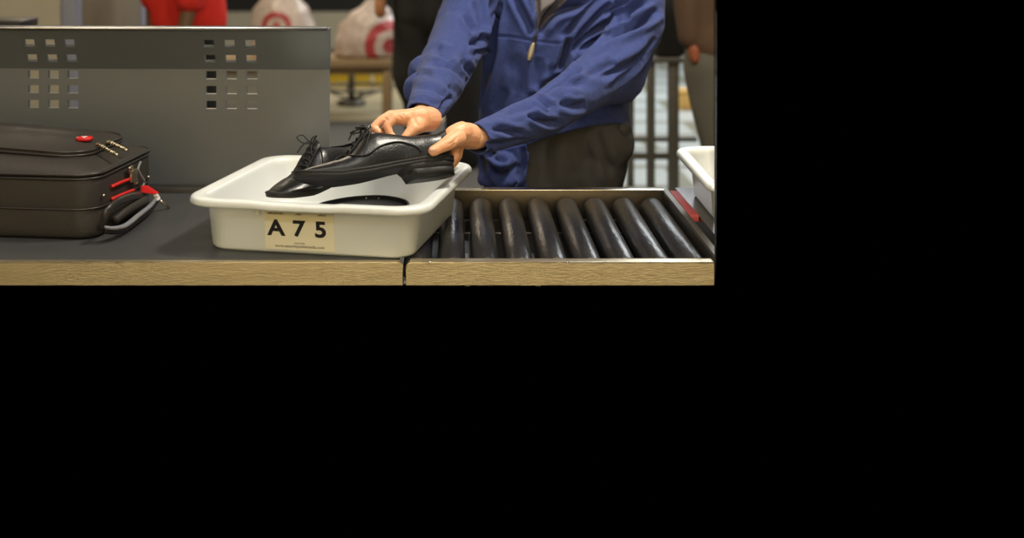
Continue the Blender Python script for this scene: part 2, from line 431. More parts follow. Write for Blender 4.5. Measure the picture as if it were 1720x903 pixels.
for x, wd in ((-.052, .036), (.0, .014), (.052, .018)):
    bm = bmesh.new()
    n = int(wd / .0035)
    for i in range(n): box(bm, (x - wd / 2 + i * wd / n, .0335, .0004), (x - wd / 2 + (i + .7) * wd / n, .0335 + .0042 * (.6 + .4 * ((i * 7) % 3) / 2), .0007))
    bm.transform(LM @ Matrix.Translation((xl, 0, 0))); obj('printed_text', bm, grey_ink, lab, smooth=False)
b2 = make_bin('plastic_bin', (.852, 3.155, .8), math.radians(-1), 'white plastic bin on the shiny steel table at the right edge')
bpy.context.view_layer.update()
for ch in b2.children:
    ch.data = ch.data.copy(); M = b2.matrix_world.copy(); ch.data.transform(M); crop_right(ch.data); ch.data.transform(M.inverted())

# black belt coiled in the bin
bm = bmesh.new()
c = BC + Vector((.0, 0, 0))
pts = [PZ(u, v, .838) for u, v in ((535, 343), (560, 335), (600, 329), (645, 328), (680, 335), (684, 346), (650, 356), (600, 356), (550, 352))]
pts2 = [(p.x, p.y, .838) for p in pts]
P2 = catmull(pts2, 8, True); R = []
for i, p in enumerate(P2):
    t = (P2[(i + 1) % len(P2)] - P2[i - 1]).normalized(); s = Vector((t.y, -t.x, 0)) * .002
    h = Vector((0, 0, .032)); R.append([p - s - h, p + s - h, p + s, p - s])
ring_loft(bm, R, closed=True)
wb = thing(edge_smooth(obj('leather_belt', bm, leather)), 'black leather belt coiled on the bin floor below the shoes', 'belt')
b3 = bmesh.new()
ctr = sum((Vector(p) for p in pts2), Vector()) / len(pts2)
inner = []
for i, p in enumerate(P2):
    inner.append(ctr + (p - ctr) * .93)
for lo_ in (.70,):
    ring_loft(b3, [[Vector((q.x, q.y, .8065)) for q in inner], [Vector((q.x, q.y, .831)) for q in inner]])
under(obj('inner_coil', b3, leather), wb)
for (u, v, a) in ((553.5, 338, 60), (572, 335, 55), (587, 333, 25), (615, 333, 75), (636, 333, 65)):
    bm = bmesh.new(); p = PZ(u, v, .8335); L = .004 if a > 30 else .009
    d = Vector((math.cos(math.radians(a)), math.sin(math.radians(a)) * 3, 0)).normalized() * L
    tube(bm, [p - d, p + d], .0014, sm=1); under(obj('stud', bm, mat('pale_stud', srgb(190, 190, 184), .4)), wb)

# ------------------------------------------------------------------ shoes
def shoe(name, M, label, bow=1.0):
    root = empty(name); root.matrix_world = M; thing(root, label, 'shoe', 'black leather lace-up shoes')
    # local frame: x from toe (0) to heel (.305), y across, z up
    Ln = .305
    st = [0, .004, .012, .025, .045, .07, .10, .125, .145, .165, .19, .215, .24, .262, .280, .293, .301, .305]
    def halfw(x):
        X = [0, .004, .012, .025, .045, .07, .10, .13, .165, .20, .235, .262, .285, .298, .305]
        W = [.004, .014, .022, .031, .040, .047, .0505, .049, .043, .037, .035, .034, .029, .020, .006]
        return float(np.interp(x, X, W))
    def top(x): return float(np.interp(x, [0, .012, .03, .06, .09, .105, .12, .138, .155, .19, .22, .25, .28, .305], [.015, .023, .028, .033, .039, .044, .060, .080, .086, .079, .073, .070, .071, .077]))
    def bot(x): return float(np.interp(x, [0, .03, .08, .14, .19, .24, .305], [.014, .007, .0, .003, .010, .014, .014]))
    def cy(x): return .006 * math.sin((x / Ln) * math.pi * 1.1)
    def sect(x, t):                                     # t in 0..1 from near sole edge over the top to the far edge
        w_, h, b = halfw(x), top(x), bot(x) + .006
        a = math.pi * t
        sq = float(np.interp(x, [0, .09, .15, .305], [.85, .85, .55, .4]))
        ny = -math.copysign(abs(math.cos(a)) ** .75, math.cos(a)); nz = math.sin(a) ** sq
        taper = 1 - float(np.interp(x, [.08, .14, .305], [.0, .30, .18])) * max(0, nz) ** 2
        return Vector((x, cy(x) + w_ * ny * taper, b + (h - b) * nz))
    n = 28; bm = bmesh.new(); xs = np.interp(np.linspace(0, len(st) - 1, 64), range(len(st)), st)
    G = [[bm.verts.new(sect(float(x), k / n)) for k in range(n + 1)] for x in xs]
    for i in range(len(xs) - 1):
        xm = (xs[i] + xs[i + 1]) / 2
        for k in range(n):
            tm = (k + .5) / n
            gap = float(np.interp(xm, [.148, .158, .175, .25, .285, .296], [0, .04, .12, .16, .12, 0]))
            if .148 < xm < .296 and abs(tm - .5) < gap: continue
            bm.faces.new((G[i][k], G[i + 1][k], G[i + 1][k + 1], G[i][k + 1]))
    for v in [v for v in bm.verts if not v.link_faces]: bm.verts.remove(v)
    # creases over the ball of the foot and slight wrinkles
    for v in bm.verts:
        x = v.co.x
        if v.co.z > .02:
            d = -.0022 * math.exp(-((x - .082 - .15 * (v.co.z - .04)) / .0022) ** 2) + .0012 * math.exp(-((x - .087) / .003) ** 2) - .0018 * math.exp(-((x - .094 - .2 * (v.co.z - .04)) / .0022) ** 2)
            d += .0016 * noise.noise(v.co * 28)
            v.co += Vector((0, v.co.y, v.co.z - .02)).normalized() * d
    up = obj('upper', bm, leather, root); md = up.modifiers.new('t', 'SOLIDIFY'); md.thickness = .0028; md.offset = -1
    md = up.modifiers.new('s', 'SUBSURF'); md.levels = 1; md.render_levels = 1
    # lining
    # sole
    def outline(off, z0, xa=0, xb=Ln):
        out = []
        X = [xa + (xb - xa) * (1 - math.cos(math.pi * k / 26)) / 2 for k in range(27)]
        for x in X: out.append((x, -halfw(x) - off, x))
        for x in X[::-1]: out.append((x, halfw(x) + off, x))
        return [Vector((max(-.006, min(Ln + .003, x + (x - .15) / .15 * off * .6)), cy(x) + y, bot(x) + z0)) for x, y, _ in out]
    bm = bmesh.new()
    rings = [outline(.0045, .009), outline(.0055, .0080), outline(.0055, .0055), outline(.0038, .005), outline(.0045, .0045), outline(.0045, -.001), outline(.002, -.003)]
    ring_loft(bm, rings); obj('sole', bm, sole_m, root)
    bm = bmesh.new()
    hx = [(x, y) for x, y in [(.212, -1), (.305, -1)]]
    def heel(off, z, xa):
        out = []; X = [xa + (Ln - xa) * math.sin(math.pi / 2 * k / 14) for k in range(15)]
        for x in X: out.append(Vector((x, cy(x) - halfw(x) - off, z)))
        for x in X[::-1]: out.append(Vector((x, cy(x) + halfw(x) + off, z)))
        return out
    ring_loft(bm, [heel(.004, .016, .200), heel(.004, .002, .214), heel(.003, .0015, .215), heel(.004, .001, .215), heel(.0035, -.013, .222)])
    obj('heel', bm, sole_m, root)
    # seams
    def on(x, t, off=.0016):
        p = sect(x, t); c = Vector((x, cy(x), bot(x) + .02)); return p + (p - c).normalized() * off
    for sgn in (0, 1):
        f = (lambda t: t) if not sgn else (lambda t: 1 - t)
        bm = bmesh.new(); tube(bm, [on(.101, f(.40)), on(.106, f(.26)), on(.118, f(.13)), on(.135, f(.075)), on(.155, f(.085)), on(.178, f(.12)), on(.200, f(.135)), on(.218, f(.10)), on(.232, f(.055)), on(.240, f(.015))], .0014, n=6); obj('seam', bm, sole_m, root)
        bm = bmesh.new(); tube(bm, [on(.124, f(.10)), on(.133, f(.18)), on(.143, f(.27)), on(.152, f(.37))], .0011, n=6); obj('seam', bm, sole_m, root)
        # lacing facing
        bm = bmesh.new(); pa = [on(x, f(t), .002) for x, t in ((.104, .455), (.115, .445), (.127, .435), (.139, .425), (.149, .415))]
        tube(bm, pa, .005, n=8, flat=.35); obj('lacing_facing', bm, leather, root)
    # tongue
    bm = bmesh.new()
    rr = []
    for x, z, wd in ((.108, .050, .013), (.124, .066, .015), (.138, .081, .018), (.149, .092, .019), (.155, .098, .013)):
        rr.append([Vector((x, cy(x) + wd * math.cos(q / 12 * 2 * math.pi), z + .004 * math.sin(q / 12 * 2 * math.pi) - .006 * math.cos(q / 12 * 2 * math.pi) ** 2)) for q in range(12)])
    ring_loft(bm, rr); obj('tongue', bm, leather, root)
    # insole seen through the opening
    bm = bmesh.new(); ring_loft(bm, [[Vector((x, cy(x) + s * (halfw(x) - .004), bot(x) + z)) for x, s in [(.14, -1), (.2, -1), (.25, -1), (.29, -1), (.29, 1), (.25, 1), (.2, 1), (.14, 1)]] for z in (.008, .013)]); obj('insole', bm, sole_m, root)
    # laces
    bm = bmesh.new()
    rows = [(.107, .455), (.117, .447), (.127, .44), (.137, .432), (.147, .425)]
    for i, (x, t) in enumerate(rows):
        A = on(x, t, .006); B = on(x, 1 - t, .006); C = (A + B) / 2 + Vector((0, 0, .004))
        tube(bm, [A - Vector((0, 0, .006)), A, C, B, B - Vector((0, 0, .006))], .0016, n=6)
        if i < len(rows) - 1:
            x2, t2 = rows[i + 1]; tube(bm, [A, (on(x2, .5, .012) + A) / 2, on(x2, 1 - t2, .005)], .0015, n=6)
    k = on(.146, .5, .012)
    for s in (1, -1):
        tube(bm, [k, k + Vector((-.006, s * .010, .012 * bow)), k + Vector((-.008, s * .022, .026 * bow)), k + Vector((-.024, s * .024, .024 * bow)), k + Vector((-.018, s * .012, .006 * bow)), k], .0015, n=6)
        tube(bm, [k, k + Vector((-.008, s * .010, .004)), k + Vector((-.022, s * .016, -.004)), k + Vector((-.030, s * .022, -.016))], .0014, n=6)
    sphere(bm, k, .004); obj('laces', bm, lace_m, root)
    return root
def frame_from(toe, heel, roll, scale, over=0):
    X = (heel - toe).normalized(); Zup = Vector((0, 0, 1)); Yv = Zup.cross(X).normalized(); Z = X.cross(Yv)
    R = Matrix((X, Yv, Z)).transposed().to_4x4()
    return Matrix.Translation(toe) @ R @ Matrix.Rotation(roll, 4, 'X') @ Matrix.Scale(scale, 4)
toe = P(497, 309, 2.80); hl = P(761, 284, 2.92)
s1 = (hl - toe).length / .307
shoe('dress_shoe', frame_from(toe, hl, math.radians(-22), s1), 'black leather dress shoe in front, held at heel and tongue by both hands', -.1)
toe2 = P(457, 340, 2.84); hl2 = P(600, 289, 3.06)
s2 = 1.04
shoe('dress_shoe', frame_from(toe2, hl2, math.radians(-4), s2), 'black leather dress shoe behind, toe resting down in the bin, laces tied in a bow', .75)

# ------------------------------------------------------------------ suitcase
def suitcase():
    rz = math.radians(-7); root = empty('suitcase', (-.8066, 2.866, .8005), rz)
    thing(root, 'black soft suitcase lying flat on the belt with red trim and a small red badge', 'suitcase')
    W, D, H = .56, .375, .147
    cx, cyy = -W / 2, D / 2
    # local x: 0 at right side, negative to the left; y: 0 front edge
    def cont(ins, z, r, n=8): return rrect(W + 2 * ins, D + 2 * ins, r, n, cx, cyy, z, 8)
    bm = bmesh.new()
    prof = [(-.03, 0, .03), (-.008, .001, .045), (0, .010, .05), (.001, .06, .055), (-.001, .066, .055), (.002, .072, .055), (.002, .13, .055), (-.002, .139, .055), (-.002, .1395, .055)]
    ring_loft(bm, [cont(*p) for p in prof])
    for v in bm.verts: v.co += Vector((0, 0, 0)) + .003 * Vector((noise.noise(v.co * 9), noise.noise(v.co * 9 + Vector((5, 0, 0))), 0)) * (1 if v.co.z > .01 else 0)
    sh = obj('shell', bm, case_m, root); sh.modifiers.new('s', 'SUBSURF').levels = 1
    bm = bmesh.new()
    rr = []
    for ins, z, r in [(-.001, .139, .056), (.0, .147, .056), (-.012, .1515, .05), (-.035, .158, .045), (-.07, .166, .035), (-.11, .17, .02), (-.17, .172, .012)]:
        rr.append(cont(ins, z, r))
    ring_loft(bm, rr)
    for v in bm.verts: v.co.z += .022 * max(0, (-v.co.x - .05) / .5) * (1 if v.co.z > .15 else 0)
    obj('lid', bm, case_m, root)
    for z, i in ((.137, .002), (.146, .0015)):
        bm = bmesh.new(); tube(bm, cont(i, z, .056), .0036 if z > .14 else .0028, closed=True, sm=1); obj('piping', bm, piping_m, root)
    bm = bmesh.new(); tube(bm, cont(.002, .069, .056), .0022, closed=True, sm=1); obj('piping', bm, piping_m, root)
    # raised pocket
    px0, px1, py0, py1 = -.56, -.068, .085, .372
    pc = lambda ins, z, r: [Vector((p.x, p.y, z + .028 * max(0, (-p.x - .04) / .5))) for p in rrect(px1 - px0 + 2 * ins, py1 - py0 + 2 * ins, r, 8, (px0 + px1) / 2, (py0 + py1) / 2, z, 10)]
    bm = bmesh.new(); ring_loft(bm, [pc(0, .150, .07), pc(.002, .166, .07), pc(.004, .172, .07), pc(.004, .176, .07), pc(-.004, .179, .066), pc(-.03, .182, .05), pc(-.08, .186, .03), pc(-.13, .187, .01)])
    obj('front_pocket', bm, case_m, root)
    for z in (.169, .1775):
        bm = bmesh.new(); tube(bm, pc(.0035, z, .07), .0032, closed=True, sm=1); obj('piping', bm, piping_m, root)
    bpy.context.view_layer.update(); Mi = root.matrix_world.inverted()
    L = lambda p: Mi @ p
    # pocket top height near (u,v): z .985
    def T(u, v, z=.986): return L(PZ(u, v, z))
    for (a, b, c) in (((165, 243), (173, 247), (196, 260)), ((183, 239), (190, 241), (212, 252))):
        bm = bmesh.new(); A, B, C = T(*a, .984), T(*b, .983), T(*c, .972)
        sphere(bm, A, .007, 2, (1, 1, .7)); capsule(bm, A, .0055, B, .0045)
        ln = [B.lerp(C, i / 6) for i in range(7)]
        for i in range(6): capsule(bm, ln[i], .0052 if i % 2 else .0038, ln[i + 1], .0038 if i % 2 else .0052)
        sphere(bm, C, .0045); obj('zipper_pull', bm, brass, root)
    c0 = T(142, 231, .996)
    bm = bmesh.new(); ring_loft(bm, [rrect(.037 + i, .034 + i, .013, 6, c0.x, c0.y, c0.z + z, 2) for i, z in ((0, -.006), (0, .0), (-.004, .002))]); em = obj('badge', bm, red_m, root)
    em['label'] = 'red rounded badge with a small white cross'
    bm = bmesh.new(); box(bm, c0 + Vector((-.007, -.0018, .002)), c0 + Vector((.007, .0018, .003))); box(bm, c0 + Vector((-.002, -.0065, .002)), c0 + Vector((.002, .0065, .003))); sphere(bm, c0 + Vector((.004, -.012, .001)), .003); sphere(bm, c0 + Vector((-.018, .0, -.001)), .003); obj('cross_emblem', bm, white_m, em, smooth=False)
    # right-hand side fittings: points on the side face
    n = Vector((math.cos(rz), math.sin(rz), 0)); p0 = Vector((-.8066, 2.866, .8)) + n * .004
    F = lambda u, v, off=0: L(PL(u, v, p0 + n * off, n))
    for a, b in (((188, 313), (219, 300)), ((188, 334), (224, 319))):
        bm = bmesh.new(); tube(bm, [F(*a, .002), F((a[0] + b[0]) / 2, (a[1] + b[1]) / 2 - .5, .004), F(*b, .002)], .0045, n=8, flat=.9); obj('red_strap', bm, red_m, root)
    for u, v in ((174, 328), (249, 297), (232, 324)):
        bm = bmesh.new(); sphere(bm, F(u, v, .0), .0038); obj('side_stud', bm, brass, root)
    # padlock
    lock = bmesh.new(); A, B = F(220, 284, .008), F(228, 304, .008)
    sd = Vector((0, 1, 0)) * .009; nn = Vector((1, 0, 0)) * .004
    tube(lock, [A - sd, A - sd * .6 + Vector((0, 0, .006)), A + sd * .6 + Vector((0, 0, .006)), A + sd, B + sd, B + Vector((0, 0, -.006)), B - sd], .003, closed=True, n=8)
    box(lock, (min(A.x, B.x) - .003, min(A.y, B.y) - .003, B.z + .003), (max(A.x, B.x) + .003, max(A.y, B.y) + .006, A.z - .004), .001)
    obj('padlock', lock, brass, root)
    bm = bmesh.new(); tube(bm, [F(236, 272, .004), F(232, 284, .008), F(238, 297, .010), F(242, 305, .010), F(239, 316, .010)], .0032, n=8); obj('tag_cord', bm, mat('grey_cord', srgb(120, 120, 122), .6), root)
    # red flap, white tip, pin
    def slab(name, pts, m, th=.004):
        bm = bmesh.new(); f = [bm.verts.new(p) for p in pts]; b = [bm.verts.new(p + Vector((th, 0, 0))) for p in pts]; bm.faces.new(f); bm.faces.new(b[::-1]); k = len(pts)
        for i in range(k): bm.faces.new((f[i], f[(i + 1) % k], b[(i + 1) % k], b[i]))
        return obj(name, bm, m, root, smooth=False)
    slab('red_flap', [F(236, 312, .014), F(245, 311, .018), (F(264, 323, .03)), (F(258, 326, .03)), F(237, 323, .016)], red_m, .005)
    bm = bmesh.new(); tube(bm, [F(259, 327, .03), F(262, 329, .03), F(263, 334, .03)], lambda t: .004 + .006 * t, n=10)
    obj('tag_tip', bm, white_m, root)
    bm = bmesh.new(); tube(bm, [F(269, 337, .035), F(284, 349, .045)], .0032, sm=1); obj('pin', bm, brass, root)
    # carry loop
    up_ = [(171, 383), (178, 358), (196, 340), (220, 330), (240, 327)]
    bm = bmesh.new(); tube(bm, [F(u, v, .012 + .022 * math.sin(i / 4 * 3.14)) for i, (u, v) in enumerate(up_)], .006, n=10, flat=1.6); obj('side_handle', bm, piping_m, root)
    lo = [(176, 385), (190, 387), (210, 383), (232, 366), (252, 350), (262, 338)]
    bm = bmesh.new(); tube(bm, [F(u, v, .02 + .02 * math.sin(i / 5 * 3.14)) for i, (u, v) in enumerate(lo)], .0065, n=10, flat=1.4); obj('tag_strap', bm, zipper_m, root)
    bm = bmesh.new(); tube(bm, [F(u, v - 4, .028 + .02 * math.sin(i / 5 * 3.14)) for i, (u, v) in enumerate(lo)], lambda t: .004 + .003 * math.sin(t * 3.14), n=10, flat=.8); obj('tag_strap', bm, mat('grey_strap', srgb(120, 120, 125), .7, bump=.4, scale=300), root)
    bm = bmesh.new(); tube(bm, [F(192, 370, .01), F(215, 352, .02), F(245, 336, .02)], .010, n=10, flat=1.2); obj('side_handle', bm, case_m, root)
suitcase()

# ------------------------------------------------------------------ the person with the shoes
def project(co):
    return CU + FP * co[:, 0] / co[:, 1], CV + FP * (CZ - co[:, 2]) / co[:, 1]
def seg_dist(u, v, poly):
    best = np.full(u.shape, 1e9); par = np.zeros(u.shape); L = len(poly) - 1
    for i, ((a, b), (c, d)) in enumerate(zip(poly, poly[1:])):
        dx, dy = c - a, d - b; t = np.clip(((u - a) * dx + (v - b) * dy) / (dx * dx + dy * dy), 0, 1)
        q = np.hypot(u - a - t * dx, v - b - t * dy); k = q < best
        best = np.where(k, q, best); par = np.where(k, (i + t) / L, par)
    return best, par
def smooth_poly(poly):
    return [(p.x, p.y) for p in catmull([Vector((a, b, 0)) for a, b in poly], 5)]
def folds(me, flist, nz=0.0, nscale=10):
    n = len(me.vertices); co = np.empty(n * 3); me.vertices.foreach_get('co', co); co = co.reshape(-1, 3)
    no = np.empty(n * 3); me.vertex_normals.foreach_get('vector', no); no = no.reshape(-1, 3)
    u, v = project(co); view = co - np.array([0, 0, CZ]); view /= np.linalg.norm(view, axis=1)[:, None]
    front = np.clip(-(no * view).sum(1) * 2.5, 0, 1)
    deep = np.zeros(n); ridge = np.zeros(n)
    for poly, w_, a in flist:
        q, t = seg_dist(u, v, smooth_poly(poly)); env = np.clip(np.sin(np.pi * np.clip(t, 0.02, .98)) * 1.6, 0, 1)
        g = env * np.exp(-(q / w_) ** 2) * a; deep = np.maximum(deep, g)
        ridge = np.maximum(ridge, env * .35 * a * np.exp(-((q - 2.2 * w_) / (1.2 * w_)) ** 2))
    d = (ridge * np.clip(1 - deep / (ridge + 1e-5), 0, 1) - deep) * front
    if nz:
        d += nz * np.array([noise.fractal(Vector(c) * nscale, 1, 2, 3) for c in co])
    co += no * d[:, None]; me.vertices.foreach_set('co', co.ravel()); me.update()
    return u, v
def V3(lst): return [(P(u, v, Y), r) for u, v, Y, r in lst]

def person_main():
    root = empty('person', (.30, 3.78, .55)); thing(root, 'person in a blue half-zip fleece pullover lifting black shoes over the bin', 'person')
    R_ARM = [(800, -25, 3.74, .085), (775, 55, 3.60, .078), (744, 122, 3.42, .072), (727, 162, 3.20, .058), (706, 197, 3.02, .037)]
    L_ARM = [(1068, -10, 3.72, .085), (1072, 45, 3.65, .078), (1043, 92, 3.55, .074), (985, 143, 3.42, .068), (920, 188, 3.26, .057), (860, 212, 3.13, .049), (796, 234, 3.00, .038)]
    def torso(shr=0, vmax=335):
        rings = []
        for v, c, hw, Y, dp in ((-95, 930, 70, 3.80, .08), (-75, 935, 120, 3.80, .11), (-40, 942, 140, 3.79, .13), (0, 948, 136, 3.77, .14), (60, 943, 128, 3.76, .145), (120, 932, 122, 3.76, .145), (180, 930, 126, 3.76, .14), (215, 932, 128, 3.76, .14), (260, 932, 131, 3.76, .14), (300, 930, 126, 3.76, .135), (335, 928, 122, 3.76, .13), (400, 928, 120, 3.76, .13), (440, 928, 118, 3.76, .13)):
            if v > vmax: continue
            C = P(c, v, Y); a = hw * Y / FP - shr; b = dp - shr
            rings.append([Vector((C.x + a * math.copysign(abs(math.cos(t)) ** .85, math.cos(t)), C.y + b * math.sin(t), C.z)) for t in [k / 32 * 2 * math.pi for k in range(32)]])
        return rings
    # ---- body
    bm = bmesh.new(); ring_loft(bm, torso(.06, 440))
    neck = P(905, -95, 3.76); capsule(bm, neck + Vector((0, .01, -.03)), .062, neck + Vector((-.01, -.03, .10)), .056)
    hc = neck + Vector((-.015, -.055, .20)); sphere(bm, hc, .1, 3, (.76, .95, 1.16)); sphere(bm, hc + Vector((0, -.035, -.055)), .06, 3, (.85, .9, 1))
    sphere(bm, hc + Vector((0, -.105, -.015)), .014, 2, (.8, 1.2, 1.6))
    for s in (-1, 1): sphere(bm, hc + Vector((s * .077, .005, -.01)), .026, 2, (.35, .7, 1.2))
    for s in (-1, 1): sphere(bm, hc + Vector((s * .012, -.092, -.06)), .013, 2, (1.4, .6, .5))
    for A in (R_ARM, L_ARM): chain(bm, [(P(u, v, Y), max(.026, r * .5)) for u, v, Y, r in A])
    body_me = remesh(bm, .008, 4)
    # ---- hands (fine)
    bm = bmesh.new()
    Hd = lambda lst: chain(bm, [(P(u, v, Y), r) for u, v, Y, r in lst])
    # right hand: palm slab from several metacarpal chains
    Hd([(722, 200, 3.03, .030), (706, 201, 2.99, .030)])
    Hd([(706, 197, 2.985, .027), (684, 197, 2.965, .017), (662, 197, 2.95, .0125)])    # index metacarpal
    Hd([(706, 199, 3.00, .027), (682, 195, 2.99, .017), (655, 194, 2.975, .0125)])     # middle
    Hd([(706, 201, 3.02, .025), (684, 197, 3.01, .016), (655, 197, 2.998, .0118)])     # ring
    Hd([(708, 205, 3.03, .023), (690, 202, 3.025, .015), (664, 203, 3.015, .0108)])    # little
    Hd([(704, 207, 2.975, .024), (696, 213, 2.955, .019)])
    Hd([(662, 197, 2.948, .0125), (650, 211, 2.935, .0098), (655, 225, 2.93, .0088), (665, 234, 2.925, .0078)])  # index finger hooks down
    Hd([(655, 194, 2.97, .0125), (638, 203, 2.955, .0100), (627, 214, 2.945, .0090), (638, 223, 2.935, .0078)])  # middle
    Hd([(655, 197, 2.995, .0115), (637, 206, 2.985, .0095), (626, 217, 2.975, .0085), (633, 225, 2.965, .0072)])
    Hd([(664, 203, 3.012, .0105), (648, 213, 3.01, .0085), (640, 224, 3.0, .0076), (645, 231, 2.99, .0068)])
    Hd([(700, 212, 2.955, .019), (689, 222, 2.938, .0125), (677, 235, 2.925, .0098)])    # thumb
    # left hand
    Hd([(790, 229, 3.00, .031), (777, 226, 2.975, .030)])
    Hd([(776, 222, 2.965, .026), (760, 226, 2.945, .020), (748, 237, 2.94, .0135)])
    Hd([(778, 226, 2.97, .026), (768, 236, 2.955, .020), (764, 250, 2.955, .0125)])
    Hd([(778, 228, 2.985, .025), (772, 238, 2.975, .017), (770, 250, 2.975, .012)])
    Hd([(768, 232, 2.93, .022), (756, 238, 2.905, .0180), (742, 246, 2.885, .0138), (728, 253.5, 2.873, .0125)])   # thumb
    Hd([(764, 248, 2.95, .0125), (765, 262, 2.94, .0095), (760, 275, 2.93, .0080)])
    Hd([(770, 248, 2.972, .012), (770, 262, 2.97, .0095), (764, 273, 2.955, .0080), (759, 280, 2.945, .0068)])
    Hd([(748, 237, 2.94, .0125), (738, 236, 2.965, .010), (727, 239, 2.98, .009)])
    Hd([(760, 232, 2.99, .012), (748, 240, 3.0, .0092), (738, 247, 3.0, .0082)])
    hand_me = remesh(bm, .0021, 5, .5)
    # knuckle creases
    folds(hand_me, [([(676, 190), (680, 197)], 1.2, .0012), ([(692, 188), (697, 204), (706, 212)], 2.5, .0015), ([(668, 192), (674, 200)], 2, .0015),
                    ([(740, 236), (752, 230), (757, 222)], 1.6, .0012), ([(752, 243), (762, 238), (767, 230)], 1.6, .0014), ([(757, 247), (765, 240)], 1.4, .0014),
                    ([(645, 196), (652, 203)], 1.8, .0016), ([(738, 244), (742, 251)], 1.0, .0008)], .0006, 60)
    bm = bmesh.new(); bm.from_mesh(body_me); bm.from_mesh(hand_me)
    # take the arm stumps of the coarse body off beyond the cuffs
    me = bpy.data.meshes.new('body'); bm.to_mesh(me); bm.free()
    o = obj('body', me, skin, root); o.matrix_parent_inverse = Matrix.Translation(-root.location)
    b = bmesh.new(); sphere(b, P(727, 251.5, 2.8625), .0065, 2, (1.25, .35, .8)); n_ = obj('thumbnail', b, nail_m, root); n_.matrix_parent_inverse = Matrix.Translation(-root.location)
    # ---- hair
    b = bmesh.new(); sphere(b, hc + Vector((0, .015, .03)), .104, 3, (.82, .95, 1.08))
    for v in b.verts:
        if v.co.z < hc.z + .02 and v.co.y < hc.y: v.co.z = hc.z + .03
    h = obj('hair', b, hair_m, root); h.matrix_parent_inverse = Matrix.Translation(-root.location)
    # ---- fleece
    bm = bmesh.new(); ring_loft(bm, torso(0, 335))
    chain(bm, V3(R_ARM)); chain(bm, V3(L_ARM))
    chain(bm, V3([(800, -25, 3.74, .085), (850, -50, 3.76, .085), (930, -60, 3.78, .10), (1010, -50, 3.76, .09), (1068, -10, 3.72, .085)]))
    chain(bm, V3([(985, 143, 3.42, .06), (1040, 130, 3.6, .075), (1060, 60, 3.68, .08)]))
    # cloth bulges
    for u, v, Y, r in ((708, 150, 3.30, .05), (715, 122, 3.42, .05), (1020, 190, 3.68, .06), (845, 285, 3.64, .05)): sphere(bm, P(u, v, Y), r)
    me = remesh(bm, .0040, 8, .6)
    FL = [
        ([(829, -8), (830, 40), (828, 85), (818, 130), (806, 165), (800, 190)], 5, .030),
        ([(840, 0), (838, 30), (835, 60)], 4, .006), ([(795, 0), (806, 30), (812, 55)], 4, .008), ([(808, -5), (812, 25), (814, 50)], 4, .006),
        ([(780, 22), (788, 38), (798, 52)], 3.5, .010), ([(790, 68), (805, 72), (818, 60)], 5, .012), ([(806, 60), (813, 63)], 4, .016), ([(795, 90), (808, 88), (822, 84)], 4, .010),
        ([(730, 82), (745, 92), (760, 96)], 5, .009), ([(712, 108), (735, 106), (757, 110), (775, 122), (786, 140), (790, 160)], 4.5, .013),
        ([(695, 128), (712, 122), (726, 126)], 3.5, .006), ([(690, 150), (712, 146), (735, 152), (755, 165)], 4, .006), ([(755, 140), (768, 155), (772, 172)], 3.5, .008),
        ([(690, 172), (712, 168), (738, 178)], 3, .005), ([(742, 178), (752, 168), (760, 162)], 3, .008), ([(728, 200), (738, 188), (745, 176)], 3, .006), ([(774, 100), (788, 118), (800, 140)], 4, .012),
        # collar, zip
        ([(860, -12), (872, 12), (884, 35), (894, 58)], 4.2, .013), ([(904, 60), (910, 42), (924, 26), (945, 15), (970, 8), (1000, -4)], 6, .020),
        ([(894, 88), (899, 66), (903, 50)], 2.4, .008),
        ([(902, 50), (903, 20), (900, -10)], 3, .010), ([(905, 48), (916, 28), (936, 10), (955, -8)], 3, .008),
        # chest seam
        ([(832, 60), (860, 62), (890, 67), (930, 72), (955, 72)], 1.4, .0022),
        # sleeve of the other arm
        ([(1005, -4), (985, 18), (966, 40), (950, 62)], 4, .012), ([(1030, 5), (1005, 26), (985, 48), (962, 72)], 4, .010), ([(1070, 12), (1040, 30), (1005, 48), (975, 70), (958, 92)], 4.5, .015),
        ([(1108, 14), (1085, 32), (1045, 50), (1008, 66), (968, 88)], 5, .017), ([(1092, 2), (1060, 14), (1030, 32), (1008, 46), (996, 56)], 4, .014), ([(1060, 28), (1035, 36), (1012, 50)], 4, .012), ([(1100, 78), (1075, 100), (1040, 118), (1005, 128)], 6, .008), ([(1060, 0), (1035, 12), (1010, 28)], 3.5, .007), ([(958, 62), (952, 85), (946, 105), (940, 122)], 5, .022),
        ([(905, 152), (925, 142), (945, 128), (962, 118), (980, 112)], 5, .018), ([(1104, 60), (1085, 95), (1055, 125), (1020, 150)], 5, .006),
        ([(890, 160), (905, 164), (918, 174), (928, 182)], 3.5, .011), ([(888, 188), (902, 198), (918, 205), (940, 206)], 4, .012), ([(826, 212), (845, 217), (862, 223), (882, 226)], 4.5, .009),
        ([(800, 240), (830, 243), (860, 238), (885, 234)], 4, .006), ([(940, 170), (960, 178), (985, 176)], 5, .009), ([(905, 150), (930, 140), (960, 138), (990, 142)], 6, .009), ([(850, 190), (875, 182), (900, 178)], 5, .005), ([(985, 125), (1010, 118), (1035, 104)], 6, .006),
        # lower front
        ([(798, 262), (810, 278), (826, 292), (845, 296), (862, 288), (872, 272)], 7, .022), ([(818, 252), (835, 268), (855, 270)], 4, .008), ([(880, 245), (877, 275), (868, 305)], 4, .008),
        ([(862, 90), (872, 130), (868, 160)], 9, .006), ([(905, 95), (902, 125), (898, 150)], 6, .006), ([(850, 150), (840, 175), (838, 190)], 6, .006),
    ]
    folds(me, [(p, w_ * 1.15, a * (2.2 if max(q[0] for q in p) > 930 and min(q[1] for q in p) < 100 else 1.6)) for p, w_, a in FL], .004, 9)
